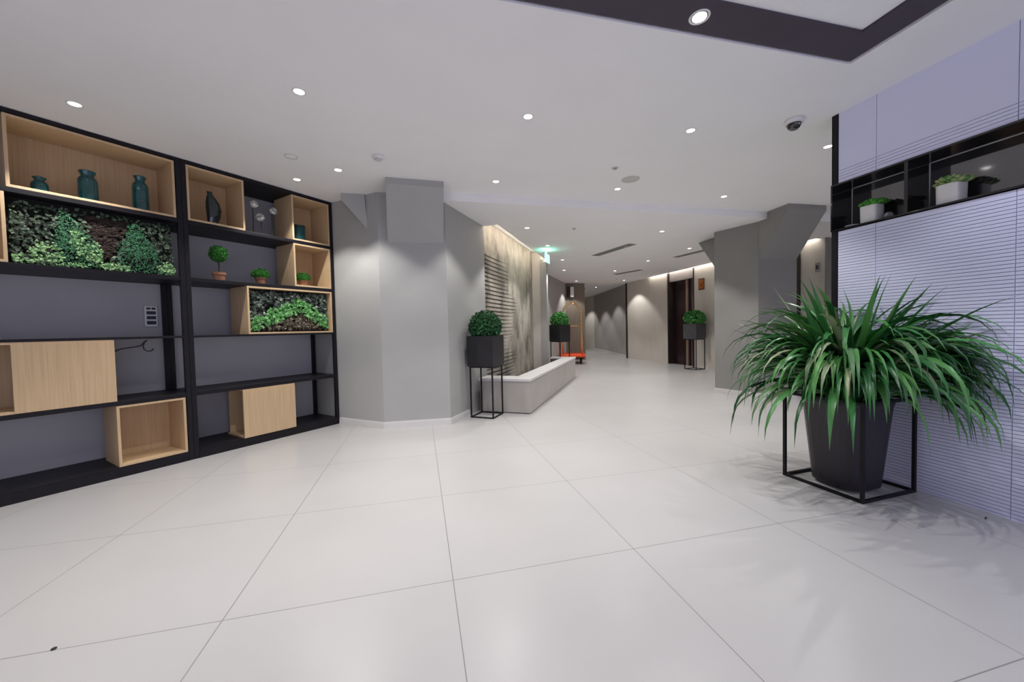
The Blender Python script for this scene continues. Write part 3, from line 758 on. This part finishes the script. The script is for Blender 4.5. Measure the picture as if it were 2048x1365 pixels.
# ------------------------------------------------------------------ succulents in the niche
rs = random.Random(9)
def succulent(y, x, w, h, label, m, n, k):
    r = thing('succulent_pot', label, 'potted plant', (SX+x, y, NZ0+.0125), 0, 'white potted succulents in the niche')
    MB().lathe([(w*.46, 0), (w*.48, .004), (w*.5, h), (w*.45, h), (w*.44, h-.02)], 36, sq=5).build('pot', 'white', r, smooth=False)
    MB().lathe([(0, h-.012), (w*.445, h-.012)], 36, sq=5).build('soil', 'soil', r)
    mb = MB()
    for i in range(n):
        cx, cy_ = rs.uniform(-.42, .42)*w, rs.uniform(-.42, .42)*w
        cz = h+rs.uniform(-.005, .02)
        for ring, (cnt, ll, el) in enumerate(((6, 1.0, .35), (5, .8, .9), (3, .5, 1.3))):
            for j in range(cnt):
                a = 2*PI*j/cnt+ring*.5+i
                d = Vector((math.cos(a)*math.cos(el), math.sin(a)*math.cos(el), math.sin(el)))
                L = .034*k*ll; p = Vector((cx, cy_, cz))
                t = MB().lathe([(0, 0), (.22, .25), (.34, .6), (.22, .9), (0, 1)], 6)
                qn = d.to_track_quat('Z', 'Y')
                mb.add([p+qn @ Vector((vx*L, vy*L*.6, vz*L)) for vx, vy, vz in t.v], t.f)
    mb.build('succulent', m, r, smooth=True)
    return r
succulent(2.120, .085, .108, .128, 'small white pot of bright green succulents, nearest the niche end', 'succ', 13, 1.5)
succulent(1.690, .085, .112, .125, 'white pot of pale green succulents right of the niche divider', 'succ2', 15, 1.5)
r = tag(MB().lathe([(0, .002), (.03, .0), (.044, .010), (.046, .012), (.044, .014), (.03, .005), (0, .006)], 20).build('dish', 'white', loc=(SX+.05, 2.225, NZ0+.0130), smooth=True), 'small white dish left of the first succulent pot', 'dish')
mb = MB(); tt = MB().lathe([(0, 0), (.022, .006), (.030, .028), (.020, .05), (0, .058)], 7); mb.add(tt.v, tt.f)
tag(mb.build('crystal', 'glassy', loc=(SX+.09, 2.020, NZ0+.0125)), 'clear crystal lump right of the first succulent pot', 'ornament')

# ------------------------------------------------------------------ ceiling fittings
dl = []
def downlight(x, y, z, label, first=[None]):
    if first[0] is None:
        r = thing('downlight', label, 'light', (x, y, z), 0, 'recessed ceiling downlights')
        MB().lathe([(.031, -.001), (.034, -.004), (.040, -.004), (.042, -.0005)], 28).build('trim_ring', 'whitemetal', r, smooth=True)
        MB().lathe([(0, -.003), (.031, -.003)], 28).build('lens', 'glow', r)
        first[0] = r
    else:
        r = copy_tree(first[0]); r.location = (x, y, z); r['label'] = label
    return r
spots = []
def spot(x, y, z, P, ang=104, blend=.35, col=(1, .97, .94)):
    l = bpy.data.lights.new('spot_beam', 'SPOT'); l.energy = P; l.spot_size = math.radians(ang); l.spot_blend = blend
    l.shadow_soft_size = .014; l.color = col
    o = bpy.data.objects.new('spot_beam', l); COL.objects.link(o); o.location = (x, y, z-.02)
PW = 58
DL = [(-2.21, 3.236, H, 'ceiling downlight nearest the wide teal jar box, upper left'),
 (-.717, 2.795, H, 'ceiling downlight in the front row, second from the shelving'),
 (.834, 2.786, H, 'ceiling downlight in the front row, middle of the lobby ceiling'),
 (2.191, 2.726, H, 'ceiling downlight in the front row, left of the dome camera'),
 (3.63, 2.728, H, 'ceiling downlight partly behind the screen wall end'),
 (-.721, 4.048, H, 'ceiling downlight just before the left pillar corbels'),
 (-1.173, 4.369, H, 'ceiling downlight above the shelving, over the pale blooms'),
 (.843, 4.061, H, 'ceiling downlight right of the left pillar, before the ceiling step'),
 (2.261, 4.033, H, 'ceiling downlight just below the round grey speaker disc'),
 (3.716, 4.034, H, 'ceiling downlight before the right pillar'),
 (1.595, 5.50, HL, 'ceiling downlight over the near end of the fountain'),
 (3.784, 5.38, HL, 'ceiling downlight behind the ceiling step, left of the right pillar'),
 (3.819, 6.527, HL, 'ceiling downlight at the end of the large linear vent'),
 (5.169, 6.486, HL, 'ceiling downlight beside the vent by the right pillar'),
 (2.30, 6.62, HL, 'ceiling downlight next to the green exit sign'),
 (3.104, 7.961, HL, 'ceiling downlight over the far end of the fountain'),
 (3.705, 9.409, HL, 'ceiling downlight beyond the fountain, by the hall wall'),
 (5.155, 7.859, HL, 'ceiling downlight in mid hall, before the elevator door'),
 (5.144, 9.368, HL, 'ceiling downlight beside the farthest linear vent'),
 (4.965, 11.55, HL, 'ceiling downlight over the luggage cart'),
 (6.508, 11.273, HL, 'ceiling downlight near the far end of the beige wall'),
 (6.522, 13.33, HL, 'ceiling downlight farthest down the corridor'),
]
for x, y, z, lb in DL:
    downlight(x, y, z, lb); spot(x, y, z, PW if z == H else PW*1.05)
for x, y in ((6.75, 15.1), (7.3, 17.2)): spot(x, y, HL, 75)  # hidden corridor lamps, added without fittings
# added unseen lamps without fittings, behind the viewer and beyond the screen
for x, y in ((-2.3, 1.2), (-3.3, .2), (-.7, 1.95), (-1.0, -2.4), (1.2, -2.4), (5.2, 2.7), (6.9, 2.7), (5.2, 1.0), (7.6, 4.1)):
    spot(x, y, H, PW)
bl = thing('downlight', 'large ringed downlight set in the dark ceiling band', 'light', (1.453, 1.735, H+.008), 0, 'recessed ceiling downlights')
MB().lathe([(.041, -.001), (.044, -.004), (.050, -.004), (.052, -.0005)], 32).build('trim_ring', 'whitemetal', bl, smooth=True)
MB().lathe([(.0355, .0005), (.036, -.002), (.041, -.002), (.0415, .0005)], 32).build('inner_ring', 'black', bl)
MB().lathe([(0, -.003), (.0355, -.003)], 32).build('lens', 'glow', bl)
spot(1.453, 1.735, H, PW*1.0)
for x, y in ((-.6, 1.735), (.4, -1.8)): spot(x, y, H, PW*.9)  # added unseen lamps along the band, no fittings
for y in (.95, .1): spot(2.52, y, H, PW*.5, col=(.86, .88, 1))  # added unseen cool lamps that brighten the screen wall

# dome camera
sc_ = thing('dome_camera', 'white dome security camera on the ceiling near the screen wall', 'security camera', (2.89, 2.429, H))
MB().lathe([(.062, 0), (.064, -.012), (.060, -.03), (.050, -.034)], 28).build('base', 'whitemetal', sc_, smooth=True)
MB().lathe([(.050, -.030), (.048, -.045), (.036, -.066), (.018, -.078), (0, -.081)], 28).build('dome', 'lensdk', sc_, smooth=True)
mb = MB().tube([(-.02, -.036, -.045), (0, -.043, -.048), (.02, -.036, -.045)], .006, 6); mb.build('lens_ring', 'steel', sc_)
# other ceiling items
sd = thing('smoke_detector', 'small white smoke detector on the ceiling before the left pillar', 'detector', (-.312, 3.675, H))
MB().lathe([(.052, 0), (.054, -.010), (.048, -.020), (.030, -.024)], 24).build('base', 'whitemetal', sd, smooth=True)
MB().lathe([(.030, -.022), (.028, -.034), (.016, -.040), (0, -.041)], 24).build('sensor_cap', 'sensor', sd, smooth=True)
rg = thing('ceiling_plate', 'faint round white cover plate on the ceiling above the shelving', 'cover plate', (-1.066, 3.817, H))
MB().lathe([(0, -.004), (.045, -.004), (.05, -.001)], 24).build('plate', 'ceil', rg, smooth=True)
MB().lathe([(.048, -.0005), (.049, -.005), (.053, -.005), (.054, -.0005)], 24).build('rim', 'sensor', rg)
sp = thing('ceiling_speaker', 'round grey speaker disc in the ceiling before the step', 'speaker', (2.255, 3.745, H))
MB().lathe([(0, -.004), (.082, -.004)], 32).build('grille', 'sensor', sp)
MB().lathe([(.082, -.003), (.086, -.008), (.094, -.006), (.096, -.0005)], 32).build('rim', 'sensor', sp, smooth=True)
for x, y, z, lb in ((1.943, 3.509, H, 'small pale sprinkler rose on the ceiling ahead of the grey disc'), (2.307, 5.421, HL, 'small grey sprinkler rose on the ceiling over the fountain side'), (6.1, 11.0, HL, 'tiny sprinkler rose near the farthest vent')):
    r = thing('ceiling_sprinkler', lb, 'sprinkler', (x, y, z), 0, 'ceiling sprinklers')
    MB().lathe([(0, -.006), (.028, -.006), (.034, -.001)], 20).build('rose', 'sensor', r)
    MB().lathe([(.006, -.006), (.006, -.016), (.014, -.018), (.012, -.021), (0, -.021)], 12).build('head', 'steel', r)
cm2 = thing('dome_camera', 'small dark dome camera on the ceiling at the corridor mouth', 'security camera', (6.0, 13.3, HL))
MB().lathe([(.07, 0), (.07, -.03), (.06, -.04)], 20).build('base', 'whitemetal', cm2, smooth=True)
MB().lathe([(.058, -.038), (.05, -.07), (.03, -.09), (0, -.1)], 20).build('dome', 'lensdk', cm2, smooth=True)
def vent(a, b, w, label):
    a = Vector(a); b = Vector(b); L = (b-a).length; c_ = (a+b)/2
    r = thing('ceiling_vent', label, 'vent', (c_.x, c_.y, HL), math.atan2(b.y-a.y, b.x-a.x), 'linear ceiling vents')
    MB().box((-L/2, -w/2, -.003), (L/2, w/2, -.001)).build('backing', 'ventdk', r)
    f = .014
    MB().box((-L/2-f, -w/2-f, -.007), (L/2+f, -w/2, -.0005)).box((-L/2-f, w/2, -.007), (L/2+f, w/2+f, -.0005)).box((-L/2-f, -w/2, -.007), (-L/2, w/2, -.0005)).box((L/2, -w/2, -.007), (L/2+f, w/2, -.0005)).build('frame', 'vent', r)
    n = max(2, int(w/.03))
    mb = MB()
    for i in range(n):
        y = -w/2+w*(i+.5)/n; mb.box((-L/2, y-.004, -.009), (L/2, y+.004, -.003))
    mb.build('slats', 'vent', r)
vent((3.62, 7.40), (3.80, 6.28), .15, 'largest linear ceiling vent in mid hall')
vent((5.51, 7.35), (5.66, 6.30), .12, 'linear ceiling vent beside the right pillar top')
vent((5.50, 10.0), (5.77, 9.15), .14, 'farthest linear ceiling vent toward the corridor')

# exit sign
ex = thing('exit_sign', 'glowing green exit sign hanging from the ceiling by the fountain end', 'sign', (2.40, 6.98, HL), math.atan2(.81, .59))
MB().box((-.012, -.010, -.075), (.012, .010, 0)).build('bracket', 'whitemetal', ex)
MB().box((-.165, -.012, -.255), (.165, .012, -.075)).build('housing', 'whitemetal', ex, bevel=.003)
MB().box((-.155, -.0135, -.245), (.155, .0135, -.085)).build('lit_face', 'exitface', ex)
l = bpy.data.lights.new('exit_glow', 'AREA'); l.energy = 2.2; l.color = (.15, 1, .62); l.size = .25; l.shape = 'RECTANGLE'; l.size_y = .02
o = bpy.data.objects.new('exit_glow', l); COL.objects.link(o); o.location = (2.40, 6.98, HL-.062); o.rotation_euler = (PI, 0, math.atan2(.81, .59))
# amber wall plaque, wall box, switch
pq = thing('wall_plaque', 'amber framed plaque on the beige wall right of the elevator', 'sign', (EX, 8.375, 2.0), 0)
MB().box((-.022, -.098, 0), (0, .098, .29)).build('frame', 'ambdk', pq, bevel=.003)
MB().box((-.026, -.080, .04), (-.02, .080, .25)).build('panel', 'amber', pq)
MB().box((-.029, -.05, .10), (-.025, .02, .16)).build('emblem', 'ambdk', pq)
MB().box((-.029, -.075, .245), (-.025, .075, .262)).build('strip', 'bronze2', pq)
wb = thing('wall_unit', 'white box unit high on the brown wall end', 'wall unit', (5.02, 12.135, 2.14))
MB().box((-.06, -.10, 0), (.06, 0, .34)).build('housing', 'whitemetal', wb, bevel=.01)
MB().box((-.14, -.06, -.02), (-.062, 0, .36)).build('bracket', 'frame_dk', wb)
MB().tube([(-.05, -.03, -.02), (-.05, -.03, -.12), (-.0, -.03, -.14), (.03, -.03, -.06)], .008, 6).build('lead', 'cable', wb)
sw = thing('light_switch', 'dark switch plate on the pale wall behind the screen wall', 'switch', (EX, 5.455, 2.02))
MB().box((-.012, -.04, 0), (0, .04, .17)).build('plate', 'vent', sw, bevel=.002)
MB().box((-.017, -.02, .05), (-.012, .02, .12)).build('rocker', 'ventdk', sw)

# ------------------------------------------------------------------ world and view
wd = bpy.data.worlds.new('world'); sc.world = wd; wd.use_nodes = True
wd.node_tree.nodes['Background'].inputs[0].default_value = (.02, .02, .025, 1)
vs = sc.view_settings; vs.view_transform = 'Standard'; vs.look = 'None'; vs.gamma = 1; vs.use_curve_mapping = False; vs.exposure = -0.1
sc.cycles.use_denoising = True
sc.cycles.max_bounces = 10; sc.cycles.diffuse_bounces = 6; sc.cycles.sample_clamp_indirect = 6; sc.cycles.caustics_reflective = False; sc.cycles.caustics_refractive = False
